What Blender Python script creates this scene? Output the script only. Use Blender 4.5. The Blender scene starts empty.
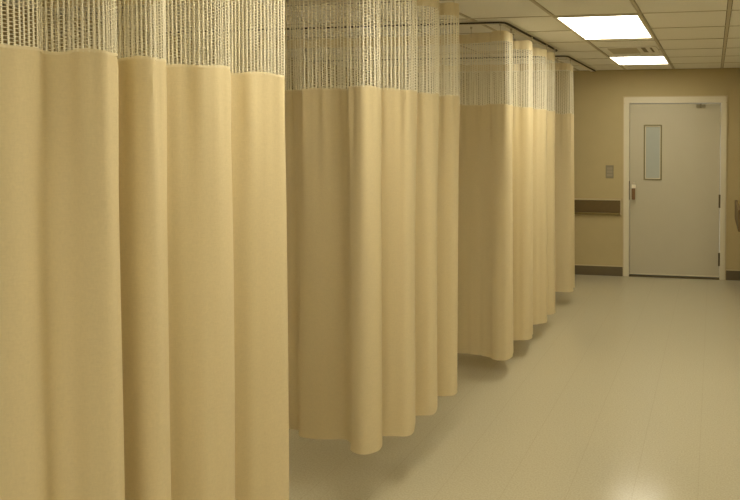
import bpy, bmesh, math, random
from mathutils import Vector
random.seed(7)
S = bpy.context.scene
COL = S.collection

# ------------------------------------------------------------ camera
CAM_H = 1.76
YAW, PITCH = -0.1847, 0.05
cam_data = bpy.data.cameras.new('camera')
cam = bpy.data.objects.new('camera', cam_data)
COL.objects.link(cam)
cam.location = (0, 0, CAM_H)
cam.rotation_euler = (math.pi/2 - PITCH, 0, -YAW)
cam_data.sensor_width = 36.0
cam_data.sensor_fit = 'HORIZONTAL'
cam_data.lens = 700.0/740.0*36.0
cam_data.shift_x = (370-582.8)/740.0
cam_data.shift_y = (170-250)/740.0
cam_data.clip_start = 0.05
S.camera = cam

# ------------------------------------------------------------ world, exposure
w = bpy.data.worlds.new('world'); S.world = w
w.use_nodes = True
w.node_tree.nodes['Background'].inputs[0].default_value = (0.9, 0.85, 0.7, 1)
w.node_tree.nodes['Background'].inputs[1].default_value = 0.25
S.view_settings.view_transform = 'Standard'
S.view_settings.look = 'None'
S.view_settings.gamma = 1.0
S.view_settings.use_curve_mapping = False
S.view_settings.exposure = 0.68
LIGHT_COLOR = (1.0, 0.925, 0.76, 1)
LIGHT_STRENGTH = 7.4
BAY_FILL_STRENGTH = 15.0
WINDOW_FILL_STRENGTH = 1.0

# ------------------------------------------------------------ helpers
def add_box(bm, x0, x1, y0, y1, z0, z1):
    vs = [bm.verts.new(p) for p in ((x0,y0,z0),(x1,y0,z0),(x1,y1,z0),(x0,y1,z0),(x0,y0,z1),(x1,y0,z1),(x1,y1,z1),(x0,y1,z1))]
    for f in ((0,3,2,1),(4,5,6,7),(0,1,5,4),(1,2,6,5),(2,3,7,6),(3,0,4,7)):
        bm.faces.new([vs[i] for i in f])
    return vs

def add_tube(bm, a, b, r, n=12):
    a = Vector(a); b = Vector(b); d = (b-a).normalized()
    u = d.orthogonal().normalized(); v = d.cross(u)
    ra = [bm.verts.new(a + r*(math.cos(t)*u+math.sin(t)*v)) for t in [2*math.pi*i/n for i in range(n)]]
    rb = [bm.verts.new(b + r*(math.cos(t)*u+math.sin(t)*v)) for t in [2*math.pi*i/n for i in range(n)]]
    for i in range(n):
        j = (i+1) % n
        bm.faces.new((ra[i], ra[j], rb[j], rb[i]))
    bm.faces.new(ra[::-1]); bm.faces.new(rb)

def box(*a, bevel=0.0, seg=2):
    bm = bmesh.new(); add_box(bm, *a)
    if bevel:
        bmesh.ops.bevel(bm, geom=bm.edges[:], offset=bevel, segments=seg, affect='EDGES', profile=0.5)
    return bm

def obj(name, bm, m, parent=None, smooth=False):
    me = bpy.data.meshes.new(name)
    bmesh.ops.recalc_face_normals(bm, faces=bm.faces[:])
    bm.to_mesh(me); bm.free()
    return link(name, me, m, parent, smooth)

def link(name, me, m, parent=None, smooth=False):
    o = bpy.data.objects.new(name, me); COL.objects.link(o)
    me.materials.append(m)
    if smooth:
        for p in me.polygons: p.use_smooth = True
    if parent:
        o.parent = parent
        o.matrix_parent_inverse = parent.matrix_basis.inverted()
    return o

def thing(name, loc, label, cat, group=None):
    o = bpy.data.objects.new(name, None); COL.objects.link(o)
    o.empty_display_size = 0.1; o.location = loc
    o['label'] = label; o['category'] = cat
    if group: o['group'] = group
    return o

def struct(name, bm, m):
    o = obj(name, bm, m); o['kind'] = 'structure'; return o

# ------------------------------------------------------------ materials
def mat(name, color, rough=0.6, spec=0.4, noise=0.0, nscale=40, bump=0.0, bscale=200, metallic=0.0, col2=None):
    m = bpy.data.materials.new(name); m.use_nodes = True
    nt = m.node_tree; b = nt.nodes['Principled BSDF']
    b.inputs['Roughness'].default_value = rough
    b.inputs['Specular IOR Level'].default_value = spec
    b.inputs['Metallic'].default_value = metallic
    b.inputs['Base Color'].default_value = (*color, 1)
    tc = nt.nodes.new('ShaderNodeTexCoord')
    if noise or col2:
        n = nt.nodes.new('ShaderNodeTexNoise'); n.inputs['Scale'].default_value = nscale
        n.inputs['Detail'].default_value = 4
        nt.links.new(tc.outputs['Object'], n.inputs['Vector'])
        r = nt.nodes.new('ShaderNodeMix'); r.data_type = 'RGBA'
        c2 = col2 or tuple(c*(1-noise) for c in color)
        c1 = color if col2 else tuple(min(1, c*(1+noise)) for c in color)
        r.inputs[6].default_value = (*c1, 1); r.inputs[7].default_value = (*c2, 1)
        nt.links.new(n.outputs['Fac'], r.inputs[0]); nt.links.new(r.outputs[2], b.inputs['Base Color'])
    if bump:
        n2 = nt.nodes.new('ShaderNodeTexNoise'); n2.inputs['Scale'].default_value = bscale
        nt.links.new(tc.outputs['Object'], n2.inputs['Vector'])
        bp = nt.nodes.new('ShaderNodeBump'); bp.inputs['Strength'].default_value = bump
        bp.inputs['Distance'].default_value = 0.002
        nt.links.new(n2.outputs['Fac'], bp.inputs['Height']); nt.links.new(bp.outputs[0], b.inputs['Normal'])
    return m

M_wall = mat('painted_wall', (0.475, 0.39, 0.20), 0.75, 0.25, noise=0.04, nscale=6, bump=0.15, bscale=300)
M_ceil = mat('ceiling_tile', (0.80, 0.77, 0.67), 0.9, 0.1, noise=0.06, nscale=120, bump=0.4, bscale=260)
M_grid = mat('ceiling_grid', (0.52, 0.46, 0.32), 0.6, 0.3)
M_gap = mat('tile_joint', (0.20, 0.16, 0.09), 0.8, 0.2)
M_frame = mat('door_frame_paint', (0.68, 0.62, 0.44), 0.4, 0.4, noise=0.03, nscale=8)
M_leaf = mat('door_leaf_laminate', (0.51, 0.465, 0.325), 0.5, 0.35, noise=0.03, nscale=5)
M_dark = mat('dark_bronze', (0.10, 0.075, 0.03), 0.5, 0.4)
M_base = mat('rubber_cove_base', (0.13, 0.10, 0.05), 0.5, 0.4, noise=0.08, nscale=10)
M_guard = mat('brown_wall_guard', (0.135, 0.09, 0.03), 0.55, 0.35, noise=0.08, nscale=30)
M_guardtrim = mat('tan_guard_trim', (0.56, 0.47, 0.27), 0.5, 0.4)
M_steel = mat('brushed_steel', (0.55, 0.50, 0.38), 0.35, 0.5, metallic=0.7)
M_white = mat('track_enamel', (0.72, 0.66, 0.50), 0.4, 0.5)
M_slot = mat('track_slot', (0.045, 0.035, 0.02), 0.7, 0.2)
M_switch = mat('grey_switch_plastic', (0.27, 0.235, 0.14), 0.5, 0.4)
M_lever = mat('reddish_brown_lever', (0.20, 0.105, 0.035), 0.4, 0.5)
M_hook = mat('hook_nylon', (0.5, 0.44, 0.3), 0.5, 0.4)
M_pane = mat('frosted_vision_pane', (0.42, 0.44, 0.37), 0.25, 0.5, noise=0.02, nscale=10)

def fabric(name, color, trans=0.2, weave=True, sheen=0.15):
    m = bpy.data.materials.new(name); m.use_nodes = True
    nt = m.node_tree; b = nt.nodes['Principled BSDF']
    out = nt.nodes['Material Output']
    b.inputs['Roughness'].default_value = 0.85
    b.inputs['Specular IOR Level'].default_value = 0.15
    b.inputs['Sheen Weight'].default_value = sheen
    b.inputs['Sheen Roughness'].default_value = 0.4
    b.inputs['Sheen Tint'].default_value = (1, 0.92, 0.7, 1)
    tc = nt.nodes.new('ShaderNodeTexCoord')
    mp = nt.nodes.new('ShaderNodeMapping'); mp.inputs['Scale'].default_value = (260, 260, 90)
    nt.links.new(tc.outputs['Object'], mp.inputs['Vector'])
    mp2 = nt.nodes.new('ShaderNodeMapping'); mp2.inputs['Scale'].default_value = (60, 60, 420)
    nt.links.new(tc.outputs['Object'], mp2.inputs['Vector'])
    n1 = nt.nodes.new('ShaderNodeTexNoise'); n1.inputs['Scale'].default_value = 1.0
    n2 = nt.nodes.new('ShaderNodeTexNoise'); n2.inputs['Scale'].default_value = 1.0
    nt.links.new(mp.outputs[0], n1.inputs['Vector']); nt.links.new(mp2.outputs[0], n2.inputs['Vector'])
    add = nt.nodes.new('ShaderNodeMath'); add.operation = 'ADD'
    nt.links.new(n1.outputs['Fac'], add.inputs[0]); nt.links.new(n2.outputs['Fac'], add.inputs[1])
    half = nt.nodes.new('ShaderNodeMath'); half.operation = 'MULTIPLY'; half.inputs[1].default_value = 0.5
    nt.links.new(add.outputs[0], half.inputs[0])
    mx = nt.nodes.new('ShaderNodeMix'); mx.data_type = 'RGBA'
    mx.inputs[6].default_value = (*[c*0.88 for c in color], 1)
    mx.inputs[7].default_value = (*[min(1, c*1.10) for c in color], 1)
    nt.links.new(half.outputs[0], mx.inputs[0])
    nt.links.new(mx.outputs[2], b.inputs['Base Color'])
    if weave:
        bp = nt.nodes.new('ShaderNodeBump'); bp.inputs['Strength'].default_value = 0.25
        bp.inputs['Distance'].default_value = 0.001
        nt.links.new(half.outputs[0], bp.inputs['Height']); nt.links.new(bp.outputs[0], b.inputs['Normal'])
    if trans:
        t = nt.nodes.new('ShaderNodeBsdfTranslucent'); nt.links.new(mx.outputs[2], t.inputs['Color'])
        ms = nt.nodes.new('ShaderNodeMixShader'); ms.inputs[0].default_value = trans
        nt.links.new(b.outputs[0], ms.inputs[1]); nt.links.new(t.outputs[0], ms.inputs[2])
        nt.links.new(ms.outputs[0], out.inputs['Surface'])
    return m
M_cloth = fabric('straw_curtain_cloth', (0.77, 0.65, 0.38))
M_seam = fabric('seam_tape', (0.79, 0.68, 0.43), 0.0, False)
M_head = fabric('header_tape', (0.80, 0.69, 0.43), 0.15)
M_net = fabric('cream_net_cord', (0.90, 0.84, 0.64), 0.0, False, 0.0)

def floor_mat():
    m = bpy.data.materials.new('vinyl_tile_floor'); m.use_nodes = True
    nt = m.node_tree; b = nt.nodes['Principled BSDF']
    tc = nt.nodes.new('ShaderNodeTexCoord')
    vo = nt.nodes.new('ShaderNodeTexNoise'); vo.inputs['Scale'].default_value = 110; vo.inputs['Detail'].default_value = 3
    nt.links.new(tc.outputs['Object'], vo.inputs['Vector'])
    ramp = nt.nodes.new('ShaderNodeValToRGB')
    ramp.color_ramp.elements[0].position = 0.35; ramp.color_ramp.elements[0].color = (0.445, 0.40, 0.265, 1)
    ramp.color_ramp.elements[1].position = 0.62; ramp.color_ramp.elements[1].color = (0.51, 0.46, 0.31, 1)
    nt.links.new(vo.outputs['Fac'], ramp.inputs[0])
    # tile joints: a thin line each 0.315 m
    sep = nt.nodes.new('ShaderNodeSeparateXYZ'); nt.links.new(tc.outputs['Object'], sep.inputs[0])
    def line(sock, off, half):
        a = nt.nodes.new('ShaderNodeMath'); a.operation = 'ADD'; a.inputs[1].default_value = off
        nt.links.new(sock, a.inputs[0])
        d = nt.nodes.new('ShaderNodeMath'); d.operation = 'PINGPONG'; d.inputs[1].default_value = 0.1575
        nt.links.new(a.outputs[0], d.inputs[0])
        l = nt.nodes.new('ShaderNodeMath'); l.operation = 'LESS_THAN'; l.inputs[1].default_value = half
        nt.links.new(d.outputs[0], l.inputs[0]); return l
    lx = line(sep.outputs[0], 0.06 + 0.315*20, 0.0013); ly = line(sep.outputs[1], 10*0.315, 0.0008)
    mxx = nt.nodes.new('ShaderNodeMath'); mxx.operation = 'MAXIMUM'
    sc = nt.nodes.new('ShaderNodeMath'); sc.operation = 'MULTIPLY'; sc.inputs[1].default_value = 0.35
    nt.links.new(ly.outputs[0], sc.inputs[0])
    nt.links.new(lx.outputs[0], mxx.inputs[0]); nt.links.new(sc.outputs[0], mxx.inputs[1])
    sc2 = nt.nodes.new('ShaderNodeMath'); sc2.operation = 'MULTIPLY'; sc2.inputs[1].default_value = 0.18
    nt.links.new(mxx.outputs[0], sc2.inputs[0])
    mix = nt.nodes.new('ShaderNodeMix'); mix.data_type = 'RGBA'
    nt.links.new(sc2.outputs[0], mix.inputs[0]); nt.links.new(ramp.outputs[0], mix.inputs[6])
    mix.inputs[7].default_value = (0.17, 0.13, 0.06, 1)
    nt.links.new(mix.outputs[2], b.inputs['Base Color'])
    b.inputs['Roughness'].default_value = 0.17
    b.inputs['Specular IOR Level'].default_value = 0.45
    n2 = nt.nodes.new('ShaderNodeTexNoise'); n2.inputs['Scale'].default_value = 3
    nt.links.new(tc.outputs['Object'], n2.inputs['Vector'])
    bp = nt.nodes.new('ShaderNodeBump'); bp.inputs['Strength'].default_value = 0.04; bp.inputs['Distance'].default_value = 0.01
    nt.links.new(n2.outputs['Fac'], bp.inputs['Height']); nt.links.new(bp.outputs[0], b.inputs['Normal'])
    return m
M_floor = floor_mat()

def emis(name, color, s):
    m = bpy.data.materials.new(name); m.use_nodes = True
    b = m.node_tree.nodes['Principled BSDF']
    b.inputs['Base Color'].default_value = (0.8, 0.8, 0.75, 1)
    b.inputs['Emission Color'].default_value = color
    b.inputs['Emission Strength'].default_value = s
    return m
M_lamp = emis('lit_diffuser', LIGHT_COLOR, LIGHT_STRENGTH)
M_bay_fill = emis('lit_bed_lamp', LIGHT_COLOR, BAY_FILL_STRENGTH)
M_window_fill = emis('frosted_daylit_glass', LIGHT_COLOR, WINDOW_FILL_STRENGTH)

# ------------------------------------------------------------ setting
XL, XR, YN, YF, H = -4.3, 0.345, -6.0, 8.61, 2.56
T = 0.12
XW_ = 3.6                                     # far edge of the open side, right of the camera
DX0, DX1, DZ = -1.045, 0.105, 2.17           # door opening
struct('floor', box(XL-T, XW_+T, YN-T, YF+T+0.6, -0.1, 0), M_floor)
struct('wall_left', box(XL-T, XL, YN, YF, 0, H), M_wall)
XW, YW = 3.6, 7.2                             # the ward widens beside the camera; the far wall section is narrow
struct('wall_right', box(XR, XW+T, YW, YF+T, 0, H), M_wall)
struct('wall_far_right', box(XW, XW+T, YN, YW, 0, H), M_wall)
struct('wall_front', box(XL-T, XW+T, YN-T, YN, 0, H), M_wall)
bm = bmesh.new()
add_box(bm, XL-T, DX0, YF, YF+T, 0, H); add_box(bm, DX1, XR, YF, YF+T, 0, H)
add_box(bm, DX0, DX1, YF, YF+T, DZ, H)
struct('wall_back', bm, M_wall)

# ceiling tiles: each tile a shallow slab with a rounded edge, hung between T bars
colx = [-1.07-0.585*k for k in range(6, 0, -1)] + [-1.07, -0.485, 0.09]
rowy = [4.64 + 0.6617*k for k in range(-17, 7)]
LAMPS = [(4.67, 5.75), (7.12, 7.88), (1.75, 2.83), (-0.80, 0.28), (-3.4, -2.3)]  # first two are in view; the rest are added for even light
xs = [XL] + [x for x in colx if x > XL+0.05] + [0.675+0.585*k for k in range(5)] + [XW]
ys = [YN] + [y for y in rowy if YN+0.05 < y < YF-0.05] + [YF]
LX0, LX1 = -1.058, -0.497
struct('ceiling', box(XL-T, XW+T, YN-T, YF+T, H+0.006, H+0.1), M_gap)
bm = bmesh.new()
g = 0.0045
for i in range(len(xs)-1):
    for j in range(len(ys)-1):
        x0, x1, y0, y1 = xs[i]+0.012+g, xs[i+1]-0.012-g, ys[j]+g+0.006, ys[j+1]-g-0.006
        add_box(bm, x0, x1, y0, y1, H, H+0.006)
t = struct('trim_1', bm, M_ceil)
bm = bmesh.new()
for x in xs[1:-1]: add_box(bm, x-0.011, x+0.011, YN, YF, H-0.0035, H+0.006)
for y in ys[1:-1]: add_box(bm, XL, XW, y-0.005, y+0.005, H-0.003, H+0.006)
struct('trim_2', bm, M_grid)

# glowing windows added behind the camera as unseen fill light
WX = [(-1.3, -0.3), (-0.2, 0.8), (0.9, 1.9), (2.0, 3.0)]
for i, (a, b) in enumerate(WX):
    o = struct('window_%d' % (i+1), box(a+0.04, b-0.04, YN, YN+0.01, 0.89, 2.21), M_window_fill)
    bm = bmesh.new()
    for q in ((a, a+0.04, 0.85, 2.25), (b-0.04, b, 0.85, 2.25), (a+0.04, b-0.04, 0.85, 0.89), (a+0.04, b-0.04, 2.21, 2.25)):
        add_box(bm, q[0], q[1], YN, YN+0.03, q[2], q[3])
    obj('window_frame', bm, M_frame, o)

# baseboards with a pale caulk line above
def baseboard(name, x0, x1, y0, y1, zt=0.118):
    o = struct(name, box(x0, x1, y0, y1, 0, zt, bevel=0.002), M_base); return o
baseboard('baseboard_back', XL, DX0-0.053, YF-0.012, YF)
baseboard('baseboard_back_right', DX1+0.053, XR, YF-0.012, YF)
baseboard('baseboard_right', XR-0.012, XR, YW, YF-0.012)
baseboard('baseboard_far_right', XW-0.012, XW, YN, YW)
baseboard('baseboard_left', XL, XL+0.012, YN, YF-0.012)
struct('trim_3', box(XL+0.012, DX0-0.053, YF-0.014, YF, 0.118, 0.128), M_guardtrim)
struct('trim_4', box(DX1+0.053, XR-0.014, YF-0.014, YF, 0.118, 0.128), M_guardtrim)

# ------------------------------------------------------------ door
door = bpy.data.objects.new('door_1', None); COL.objects.link(door)
door.location = ((DX0+DX1)/2, YF, 0); door['kind'] = 'structure'
bm = bmesh.new()
fw = 0.05
for a in ((DX0-0.045, DX0+0.022, YF-0.022, YF+T, 0, DZ-0.022), (DX1-0.022, DX1+0.045, YF-0.022, YF+T, 0, DZ-0.022), (DX0-0.045, DX1+0.045, YF-0.022, YF+T, DZ-0.022, DZ+0.052)):
    add_box(bm, *a)
bmesh.ops.bevel(bm, geom=bm.edges[:], offset=0.006, segments=2, affect='EDGES')
obj('door_frame', bm, M_frame, door)
# narrow raised back-band round the frame
bm = bmesh.new()
add_box(bm, DX0-0.058, DX0-0.044, YF-0.012, YF, 0, DZ+0.064); add_box(bm, DX1+0.044, DX1+0.058, YF-0.012, YF, 0, DZ+0.064)
add_box(bm, DX0-0.044, DX1+0.044, YF-0.012, YF, DZ+0.051, DZ+0.064)
obj('frame_back_band', bm, M_guardtrim, door)
lx0, lx1, lz0, lz1 = DX0+0.028, DX1-0.028, 0.024, DZ-0.03
wx0, wx1, wz0, wz1 = -0.845, -0.625, 1.205, 1.885
yl = YF+0.012
bm = bmesh.new()
add_box(bm, lx0, wx0, yl, yl+0.045, lz0, lz1); add_box(bm, wx1, lx1, yl, yl+0.045, lz0, lz1)
add_box(bm, wx0, wx1, yl, yl+0.045, lz0, wz0); add_box(bm, wx0, wx1, yl, yl+0.045, wz1, lz1)
bmesh.ops.remove_doubles(bm, verts=bm.verts[:], dist=1e-5)
obj('door_leaf', bm, M_leaf, door)
obj('threshold', box(DX0+0.022, DX1-0.022, YF-0.01, YF+T, 0, 0.018), M_dark, door)  # dark strip whose colour stands in for shade in the gap under the leaf
obj('bottom_sweep', box(lx0, lx1, yl-0.004, yl, 0.026, 0.042, bevel=0.002), M_frame, door)
bm = bmesh.new(); k = 0.016
for a in ((wx0-0.002, wx0+k, wz0, wz1), (wx1-k, wx1+0.002, wz0, wz1), (wx0+k, wx1-k, wz0-0.002, wz0+k), (wx0+k, wx1-k, wz1-k, wz1+0.002)):
    add_box(bm, a[0], a[1], yl-0.008, yl+0.05, a[2], a[3])
vf = obj('vision_frame', bm, mat('olive_glazing_frame', (0.22, 0.19, 0.09), 0.5), door)
bm = bmesh.new(); k2 = 0.024
for a in ((wx0+k, wx0+k2, wz0+k, wz1-k), (wx1-k2, wx1-k, wz0+k, wz1-k), (wx0+k2, wx1-k2, wz0+k, wz0+k2), (wx0+k2, wx1-k2, wz1-k2, wz1-k)):
    add_box(bm, a[0], a[1], yl-0.002, yl+0.02, a[2], a[3])
obj('glazing_bead', bm, M_frame, vf)
obj('glass_pane', box(wx0+k, wx1-k, yl+0.014, yl+0.022, wz0+k, wz1-k), M_pane, vf)
# handle: escutcheon, pale rose and drooping brown lever
hx = -0.965
hd = obj('door_handle', box(hx-0.028, hx+0.028, yl-0.007, yl, 0.93, 1.19, bevel=0.003), M_leaf, door)
bm = bmesh.new(); add_tube(bm, (hx, yl-0.007, 1.115), (hx, yl-0.06, 1.115), 0.017, 16); add_box(bm, hx-0.025, hx+0.025, yl-0.05, yl-0.007, 1.105, 1.15)
obj('handle_rose', bm, mat('pale_handle_rose', (0.85, 0.78, 0.6), 0.4), hd)
bm = box(hx-0.021, hx+0.021, yl-0.075, yl-0.052, 0.965, 1.104, bevel=0.008)
obj('lever', bm, M_lever, hd, True)
bm = bmesh.new(); add_tube(bm, (hx, yl-0.018, 1.172), (hx, yl-0.005, 1.172), 0.011, 14)
obj('lock_cylinder', bm, M_steel, hd)
obj('strike_plate', box(DX0+0.0205, DX0+0.0275, YF-0.018, YF+0.01, 0.96, 1.19), M_dark, door)
for z in (0.25, 0.96, 1.96):
    bm = bmesh.new()
    add_tube(bm, (lx1+0.000, yl-0.026, z-0.08), (lx1+0.000, yl-0.026, z+0.08), 0.012, 12)
    for q in (-0.022, 0.022): add_tube(bm, (lx1+0.000, yl-0.026, z+q-0.002), (lx1+0.000, yl-0.026, z+q+0.002), 0.0135, 12)
    add_box(bm, lx1-0.010, lx1+0.008, yl-0.02, yl+0.002, z-0.08, z+0.08)
    obj('hinge', bm, M_dark if z < 1.5 else M_leaf, door)
bm = box(-0.21, -0.10, yl-0.03, yl, 2.092, 2.128, bevel=0.004)
add_tube(bm, (-0.155, yl-0.03, 2.085), (-0.155, yl-0.03, 2.14), 0.008, 10)
obj('closer_bracket', bm, M_switch, door)

# ------------------------------------------------------------ wall fittings
wg = thing('wall_guard', (-1.75, YF, 0.86), 'brown horizontal bumper rail on the far wall left of the door', 'wall guard')
x1 = -1.118
obj('bumper_strip', box(-2.8, x1-0.012, YF-0.028, YF, 0.795, 0.948, bevel=0.008, seg=3), M_guard, wg)
obj('lower_lip', box(-2.8, x1-0.012, YF-0.034, YF, 0.766, 0.795, bevel=0.004), mat('olive_lip', (0.20,0.145,0.045), 0.5), wg)
obj('top_cap', box(-2.8, x1, YF-0.034, YF, 0.948, 0.966, bevel=0.003), M_guardtrim, wg, )
obj('end_cap', box(x1-0.012, x1, YF-0.034, YF, 0.766, 0.948, bevel=0.003), M_guardtrim, wg)

wr = thing('wall_guard', (XR, 7.5, 0.8), 'brown guard rail on the right wall, cut by the picture edge right of the door', 'wall guard')
obj('bumper_strip', box(XR-0.095, XR-0.06, 7.24, 8.38, 0.775, 1.0, bevel=0.012, seg=3), M_guard, wr)
for y in (8.33, 7.4):
    obj('bracket', box(XR-0.061, XR, y-0.03, y+0.03, 0.80, 0.96, bevel=0.003), M_guardtrim, wr)

sw = thing('wall_switch', (-1.268, YF, 1.30), 'small grey wall switch plate left of the door', 'switch')
obj('plate', box(-1.317, -1.219, YF-0.01, YF, 1.222, 1.385, bevel=0.003), M_switch, sw)
for zz in (1.262, 1.303, 1.344):
    bk = obj('rocker', box(-1.302, -1.234, YF-0.016, YF-0.009, zz-0.015, zz+0.015, bevel=0.002), mat('rocker_grey', (0.33,0.29,0.19), 0.5) if zz < 1.28 else bpy.data.materials['rocker_grey'], sw)

# ------------------------------------------------------------ ceiling lamps and vent
lab = ['long lit ceiling panel, the nearer and larger of the two in view',
       'small lit ceiling panel, the farther one close to the far wall above the door',
       'lit ceiling panel over the nearest curtains, above the frame',
       'lit ceiling panel just behind the camera', 'lit ceiling panel far behind the camera']
SIDE_FILL = [(1.857, 2.418, 1.33, 2.45), (0.687, 1.248, -0.65, 0.45),
        (0.687, 1.248, 3.98, 5.08)]  # panels outside the frame, added to light the curtain fronts evenly
side_fill_lab = ['lit ceiling panel to the right of the camera, over the open side', 'lit ceiling panel behind the camera to the right', 
            'lit ceiling panel beyond the right picture edge, beside the third curtain']
allp = [(LX0, LX1, a, b, l) for (a, b), l in zip(LAMPS, lab)] + [(*p, l) for p, l in zip(SIDE_FILL, side_fill_lab)]
for (lx_a, lx_b, a, b, l) in allp:
    t = thing('ceiling_light', ((lx_a+lx_b)/2, (a+b)/2, H), l, 'ceiling light', 'recessed light panels in the ceiling')
    f = 0.022
    bm = bmesh.new()
    x0, x1 = lx_a-0.012, lx_b+0.012
    add_box(bm, x0, x0+f, a-f, b+f, H-0.010, H-0.0005); add_box(bm, x1-f, x1, a-f, b+f, H-0.010, H-0.0005)
    add_box(bm, x0+f, x1-f, a-f, a, H-0.010, H-0.0005); add_box(bm, x0+f, x1-f, b, b+f, H-0.010, H-0.0005)
    obj('frame', bm, M_frame, t)
    obj('diffuser', box(x0+f, x1-f, a, b, H-0.007, H-0.0008), M_lamp, t)

BAYS = [(-0.2, 'the open bay beside the nearest curtain'), (1.85, 'the first cubicle'), (3.95, 'the second cubicle'), (5.9, 'the third cubicle'), (7.8, 'the farthest cubicle')]
for yb, nm in BAYS:  # unseen lamps, added to brighten the curtain sides that face the camera
    t = thing('bed_lamp', (XL, yb, 1.75), 'lit over-bed wall lamp inside %s, hidden by the curtains' % nm, 'wall lamp', 'over-bed lamps on the left wall')
    bm = box(XL, XL+0.09, yb-0.46, yb+0.46, 1.58, 1.72, bevel=0.006); add_box(bm, XL, XL+0.26, yb-0.50, yb+0.50, 1.72, 1.74)  # overhanging lid keeps the added glow off the bay ceiling
    obj('housing', bm, M_frame, t)
    obj('diffuser', box(XL+0.09, XL+0.13, yb-0.45, yb+0.45, 1.58, 1.70, bevel=0.01), M_bay_fill, t)

v = thing('ceiling_vent', (-0.79, 6.55, H), 'slotted air diffuser in the ceiling tile between the two lit panels', 'vent')
vy0, vy1 = 6.40, 6.80
bm = bmesh.new()
add_box(bm, -1.035, -0.52, vy0-0.05, vy0, H-0.008, H-0.0005); add_box(bm, -1.035, -0.52, vy1, vy1+0.05, H-0.008, H-0.0005)
add_box(bm, -1.035, -0.97, vy0, vy1, H-0.008, H-0.0005); add_box(bm, -0.56, -0.52, vy0, vy1, H-0.008, H-0.0005)
add_box(bm, -0.70, -0.665, vy0, vy1, H-0.008, H-0.0005)
add_box(bm, -0.62, -0.585, vy0, vy1, H-0.008, H-0.0005)
obj('frame', bm, M_ceil, v)
obj('backing', box(-0.97, -0.56, vy0, vy1, H-0.003, H-0.0006), mat('vent_shadow', (0.22,0.18,0.10), 0.8), v)
for k in range(9):
    yy = vy0 + 0.02 + k*0.045
    bm = bmesh.new(); vs = add_box(bm, -0.968, -0.702, yy-0.001, yy+0.001, H-0.014, H-0.003)
    for q in vs:
        if q.co.z < H-0.01: q.co.y += 0.014
    obj('slat', bm, M_grid, v)

# ------------------------------------------------------------ curtains
def catmull(P, n=14):
    out = []
    Q = [P[0]] + list(P) + [P[-1]]
    for i in range(1, len(Q)-2):
        p0, p1, p2, p3 = Q[i-1], Q[i], Q[i+1], Q[i+2]
        for k in range(n):
            t = k/n
            out.append(tuple(0.5*((2*p1[d]) + (-p0[d]+p2[d])*t + (2*p0[d]-5*p1[d]+4*p2[d]-p3[d])*t*t + (-p0[d]+3*p1[d]-3*p2[d]+p3[d])*t**3) for d in (0, 1)))
    out.append(tuple(P[-1]))
    return out

def resample(P, step):
    L = [0]
    for a, b in zip(P, P[1:]): L.append(L[-1]+math.dist(a, b))
    n = max(2, int(round(L[-1]/step)))
    out = []; j = 0
    for i in range(n+1):
        s = L[-1]*i/n
        while j < len(L)-2 and L[j+1] < s: j += 1
        t = (s-L[j])/max(1e-9, L[j+1]-L[j])
        out.append(tuple(P[j][d]*(1-t)+P[j+1][d]*t for d in (0, 1)))
    return out

def smooth_path(P, r):
    out = []; n = len(P)
    for i in range(n):
        k = min(r, i, n-1-i)
        seg = P[i-k:i+k+1]
        out.append((sum(p[0] for p in seg)/len(seg), sum(p[1] for p in seg)/len(seg)))
    return out

class Curtain:
    """Hanging cloth: a plan path at the hem that calms down towards the track."""
    def __init__(self, pts, zb, ztop, top_dx=0.0, calm=0.38, seed=1, seam=1.972):
        self.seam = seam
        self.base = resample(catmull(pts), 0.0125)
        self.calm = smooth_path(self.base, 5)
        self.zb, self.zt, self.dx, self.k = zb, ztop, top_dx, calm
        rnd = random.Random(seed)
        self.ph = [rnd.uniform(0, 6.28) for _ in range(8)]
        self.n = len(self.base)
    def at(self, s, z):
        """s in 0..n-1 (float), z height -> point"""
        i = min(int(s), self.n-2); t = s-i
        a = (z-self.zb)/(self.zt-self.zb)
        b = self.base; c = self.calm
        bx = b[i][0]*(1-t)+b[i+1][0]*t; by = b[i][1]*(1-t)+b[i+1][1]*t
        cx = c[i][0]*(1-t)+c[i+1][0]*t; cy = c[i][1]*(1-t)+c[i+1][1]*t
        k = self.k*max(0, a)**1.3
        x = bx*(1-k)+cx*k; y = by*(1-k)+cy*k
        # shallow secondary creases, strongest just under the seam
        u = s*0.0125
        e = math.exp(-((self.seam-z)/0.28)**2) if z < self.seam else 0.7
        am = 0.0050*e + 0.0025*(0.5+0.5*math.sin(1.7*z+self.ph[0]))
        d = am*math.sin(u*62+self.ph[1]+0.8*math.sin(z*1.3+self.ph[2])) + 0.5*am*math.sin(u*117+self.ph[3])
        d += 0.004*math.sin(2.1*z+u*5+self.ph[4])*math.sin(u*23+self.ph[5])
        j0 = max(0, i-2); j1 = min(self.n-1, i+3)
        tx = b[j1][0]-b[j0][0]; ty = b[j1][1]-b[j0][1]; L = math.hypot(tx, ty) or 1
        x += -ty/L*d*-1; y += tx/L*d*-1
        x += self.dx*a
        return (x, y, z)
    def seam_dz(self, s):
        u = s*0.0125
        return 0.0035*math.sin(u*21+self.ph[6])+0.0025*math.sin(u*47+self.ph[7])

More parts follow.
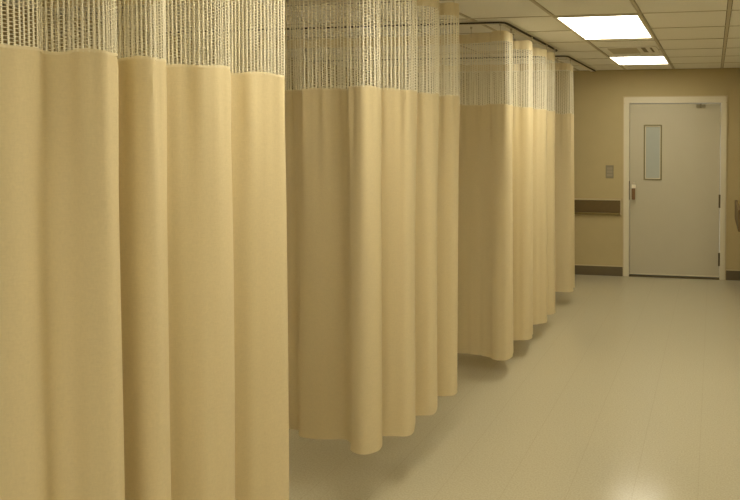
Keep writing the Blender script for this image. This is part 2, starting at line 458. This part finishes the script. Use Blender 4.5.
def strip(C, z0f, z1f, nz, name, m, parent, off=0.0, thick=0.0016, skip=1):
    verts = []; faces = []
    n = C.n; idx = list(range(0, n, skip))
    if idx[-1] != n-1: idx.append(n-1)
    for s in idx:
        za, zb_ = z0f(s), z1f(s)
        for r in range(nz+1):
            verts.append(C.at(min(s, n-1.001), za+(zb_-za)*r/nz))
    W = nz+1
    for a in range(len(idx)-1):
        for r in range(nz):
            faces.append((a*W+r, (a+1)*W+r, (a+1)*W+r+1, a*W+r+1))
    me = bpy.data.meshes.new(name); me.from_pydata(verts, [], faces)
    o = link(name, me, m, parent, True)
    sol = o.modifiers.new('thickness', 'SOLIDIFY'); sol.thickness = thick; sol.offset = 0
    es = o.modifiers.new('crisp_rim', 'EDGE_SPLIT'); es.split_angle = math.radians(50)
    return o

def prism(verts, faces, p, q, wdir, wid, dep, ddir):
    """square-section cord from p to q"""
    k = len(verts)
    for c in (p, q):
        for sx, sy in ((-1, 0), (0, -1), (1, 0), (0, 1)):
            verts.append((c[0]+wdir[0]*wid*sx+ddir[0]*dep*sy, c[1]+wdir[1]*wid*sx+ddir[1]*dep*sy, c[2]+wdir[2]*wid*sx+ddir[2]*dep*sy))
    for i in range(4):
        j = (i+1) % 4
        faces.append((k+i, k+j, k+4+j, k+4+i))

def netting(C, z0, z1, name, m, parent, px=0.0105, pz=0.0100):
    verts = []; faces = []
    total = (C.n-1)*0.0125
    ns = int(total/px); nr = int((z1-z0)/pz)
    for i in range(ns+1):
        s = i*px/0.0125
        s2 = min((i+1)*px/0.0125, C.n-1.01); s = min(s, C.n-1.01)
        a = C.at(max(0, s-0.3), z0); b = C.at(min(C.n-1.01, s+0.3), z0)
        tx, ty = b[0]-a[0], b[1]-a[1]; L = math.hypot(tx, ty) or 1
        tdir = (tx/L, ty/L, 0); ndir = (-ty/L, tx/L, 0)
        nseg = 6
        for k in range(nseg):
            p = C.at(s, z0-0.004+(z1-z0+0.008)*k/nseg); q = C.at(s, z0-0.004+(z1-z0+0.008)*(k+1)/nseg)
            prism(verts, faces, p, q, tdir, 0.165*px, 0.0017, ndir)
        if i == ns: break
        for r in range(nr+1):
            z = z0+(r+(0.5 if i % 2 else 0.0))*pz
            if z > z1: continue
            p = C.at(s, z); q = C.at(s2, z)
            prism(verts, faces, p, q, (0, 0, 1), 0.085*px, 0.0007, ndir)
            prism(verts, faces, (p[0]-tdir[0]*0.23*px, p[1]-tdir[1]*0.23*px, z), (p[0]+tdir[0]*0.23*px, p[1]+tdir[1]*0.23*px, z), (0, 0, 1), 0.0016, 0.0022, ndir)
    me = bpy.data.meshes.new(name); me.from_pydata(verts, [], faces)
    return link(name, me, m, parent)

def make_curtain(C, label, loc, px=0.0200, pz=0.0150):
    t = thing('privacy_curtain', loc, label, 'curtain', 'cubicle curtains hanging along the left side of the ward')
    zt = C.zt
    nz = 60
    strip(C, lambda s: C.zb+0.045, lambda s: C.seam+C.seam_dz(s), nz, 'cloth_panel', M_cloth, t)
    strip(C, lambda s: C.zb, lambda s: C.zb+0.045, 3, 'bottom_hem', M_cloth, t, thick=0.0024)
    strip(C, lambda s: C.seam+C.seam_dz(s)-0.001, lambda s: C.seam+C.seam_dz(s)+0.006, 1, 'seam_band', M_seam, t, thick=0.0035)
    netting(C, C.seam+0.006, zt-0.062, 'mesh_panel', M_net, t, px, pz)
    strip(C, lambda s: zt-0.068, lambda s: zt+0.004*math.sin(s*0.35), 3, 'header_band', M_head, t, thick=0.003)
    # hooks carrying the header
    k = 4
    while k < C.n-2:
        p = C.at(k, zt-0.015)
        bm = bmesh.new(); add_tube(bm, (p[0], p[1], zt-0.03), (p[0], p[1], H-0.020), 0.0022, 6)
        add_box(bm, p[0]-0.006, p[0]+0.006, p[1]-0.008, p[1]+0.008, H-0.034, H-0.020)
        obj('hook', bm, M_hook, t)
        k += 22
    return t

def make_track(P, label, loc):
    """ceiling track: pale rail with a dark slot along its underside"""
    t = thing('curtain_track', loc, label, 'curtain track', 'ceiling tracks of the cubicle curtains')
    pts = [Vector((p[0], p[1], 0)) for p in P]
    def sweep(o0, o1, z0, z1, name, m):
        n = len(pts); bm = bmesh.new(); rings = []
        for i in range(n):
            d = (pts[min(i+1, n-1)]-pts[max(i-1, 0)]).normalized()
            nn = Vector((d.y, -d.x, 0))
            rings.append([bm.verts.new((pts[i]+nn*o+Vector((0, 0, z)))) for o, z in ((o0, z0), (o1, z0), (o1, z1), (o0, z1))])
        for a, b in zip(rings, rings[1:]):
            for i in range(4):
                j = (i+1) % 4; bm.faces.new((a[i], a[j], b[j], b[i]))
        bm.faces.new(rings[0]); bm.faces.new(rings[-1][::-1])
        return obj(name, bm, m, t)
    sweep(-0.022, -0.006, H-0.018, H-0.0036, 'inner_flange', M_white)
    sweep(0.006, 0.020, H-0.018, H-0.0036, 'outer_flange', M_white)
    sweep(-0.006, 0.006, H-0.006, H-0.0036, 'slot', M_slot)
    sweep(0.0202, 0.036, H-0.017, H-0.0036, 'side_channel', M_slot)
    sweep(0.036, 0.052, H-0.007, H-0.0036, 'edge_rail', M_white)
    return t

def rounded(P, r=0.04, n=6):
    out = [P[0]]
    for a, b, c in zip(P, P[1:], P[2:]):
        va = (Vector(a)-Vector(b)).normalized(); vc = (Vector(c)-Vector(b)).normalized()
        p0 = Vector(b)+va*r; p1 = Vector(b)+vc*r
        for k in range(n+1):
            t = k/n; q = p0*(1-t)**2+Vector(b)*2*t*(1-t)+p1*t*t
            out.append(tuple(q))
    out.append(P[-1]); return out

def leg(x_from, x_to, y, step=0.17, amp=0.035):
    """soft pleats along the side return of a bay, running towards the corridor"""
    out = []; x = x_from; s = 1
    while x < x_to:
        out.append((x, y+s*amp)); s = -s; x += step/2*random.uniform(0.85, 1.15)
    return out

def shift(P, dx, dy=0): return [(x+dx, y+dy) for x, y in P]

c1 = leg(-3.5, -2.0, 1.33) + [(-1.93, 1.36), (-1.84, 1.31), (-1.75, 1.35), (-1.67, 1.30), (-1.60, 1.285), (-1.543, 1.315), (-1.525, 1.362), (-1.545, 1.405), (-1.525, 1.44),
      (-1.475, 1.455), (-1.437, 1.480), (-1.475, 1.545), (-1.538, 1.583), (-1.50, 1.600), (-1.452, 1.612), (-1.437, 1.642), (-1.48, 1.71), (-1.535, 1.752),
      (-1.50, 1.79), (-1.452, 1.835), (-1.430, 1.89), (-1.475, 1.975), (-1.528, 2.018), (-1.49, 2.065), (-1.445, 2.12), (-1.415, 2.175), (-1.445, 2.21)]
c2 = leg(-3.5, -2.2, 3.10) + [(-2.14, 3.13), (-2.074, 3.107), (-2.015, 3.098), (-1.965, 3.036), (-1.86, 3.028), (-1.75, 3.046), (-1.69, 3.01), (-1.645, 2.945), (-1.57, 2.915), (-1.52, 2.965), (-1.545, 3.045), (-1.60, 3.098),
      (-1.53, 3.128), (-1.462, 3.136), (-1.447, 3.188), (-1.49, 3.30), (-1.537, 3.372), (-1.49, 3.388), (-1.445, 3.40), (-1.437, 3.444), (-1.48, 3.57), (-1.533, 3.652), (-1.48, 3.668), (-1.432, 3.684), (-1.425, 3.734), (-1.45, 3.775)]
c3 = leg(-3.5, -2.0, 4.90) + [(-1.95, 4.90), (-1.855, 4.875), (-1.72, 4.865), (-1.61, 4.83), (-1.52, 4.768), (-1.45, 4.785), (-1.434, 4.858), (-1.49, 5.06), (-1.555, 5.235), (-1.50, 5.27), (-1.43, 5.30), (-1.413, 5.355), (-1.46, 5.53), (-1.52, 5.695),
      (-1.47, 5.75), (-1.42, 5.80), (-1.413, 5.85), (-1.45, 5.98), (-1.477, 6.055), (-1.44, 6.09), (-1.412, 6.12), (-1.412, 6.17), (-1.445, 6.23)]
c4 = leg(-3.5, -1.85, 6.97) + [(-1.80, 6.99), (-1.70, 6.95), (-1.60, 6.965), (-1.50, 6.955), (-1.43, 6.965), (-1.41, 7.01), (-1.44, 7.10), (-1.455, 7.15), (-1.435, 7.17), (-1.43, 7.20), (-1.45, 7.25)]

make_curtain(Curtain(shift(c1, -0.052), 0.26, 2.485, 0.04, seed=3, seam=1.958), 'nearest straw coloured cubicle curtain, cropped by the left picture edge', (-1.48, 1.7, 0), 0.0115, 0.0092)
make_curtain(Curtain(c2, 0.29, 2.485, 0.022, calm=0.5, seed=5), 'second straw coloured cubicle curtain, right behind the nearest one', (-1.5, 3.3, 0), 0.018, 0.0135)
make_curtain(Curtain(c3, 0.14, 2.49, 0.005, seed=8), 'third straw coloured cubicle curtain, its ceiling track corner fully in view', (-1.5, 5.4, 0))
make_curtain(Curtain(c4, 0.15, 2.485, -0.02, seed=11), 'farthest and narrowest cubicle curtain, closest to the far wall', (-1.5, 7.2, 0))
XT = -1.475
make_track(rounded([(-4.28, 1.30), (XT, 1.30), (XT, 2.33), (-4.28, 2.33)]), 'ceiling curtain track over the nearest cubicle, above the picture', (XT, 1, H))
make_track(rounded([(-4.28, 3.03), (XT-0.02, 3.03), (XT-0.02, 3.86), (-4.28, 3.86)]), 'ceiling curtain track over the second curtain, its end just visible', (XT, 3.5, H))
make_track(rounded([(-4.28, 4.79), (XT, 4.79), (XT, 6.45), (-4.28, 6.45)]), 'ceiling curtain track with a visible corner over the third curtain', (XT, 5.6, H))
make_track(rounded([(-4.28, 6.93), (XT, 6.93), (XT, 8.58)]), 'ceiling curtain track over the farthest curtain, reaching the far wall', (XT, 7.7, H))
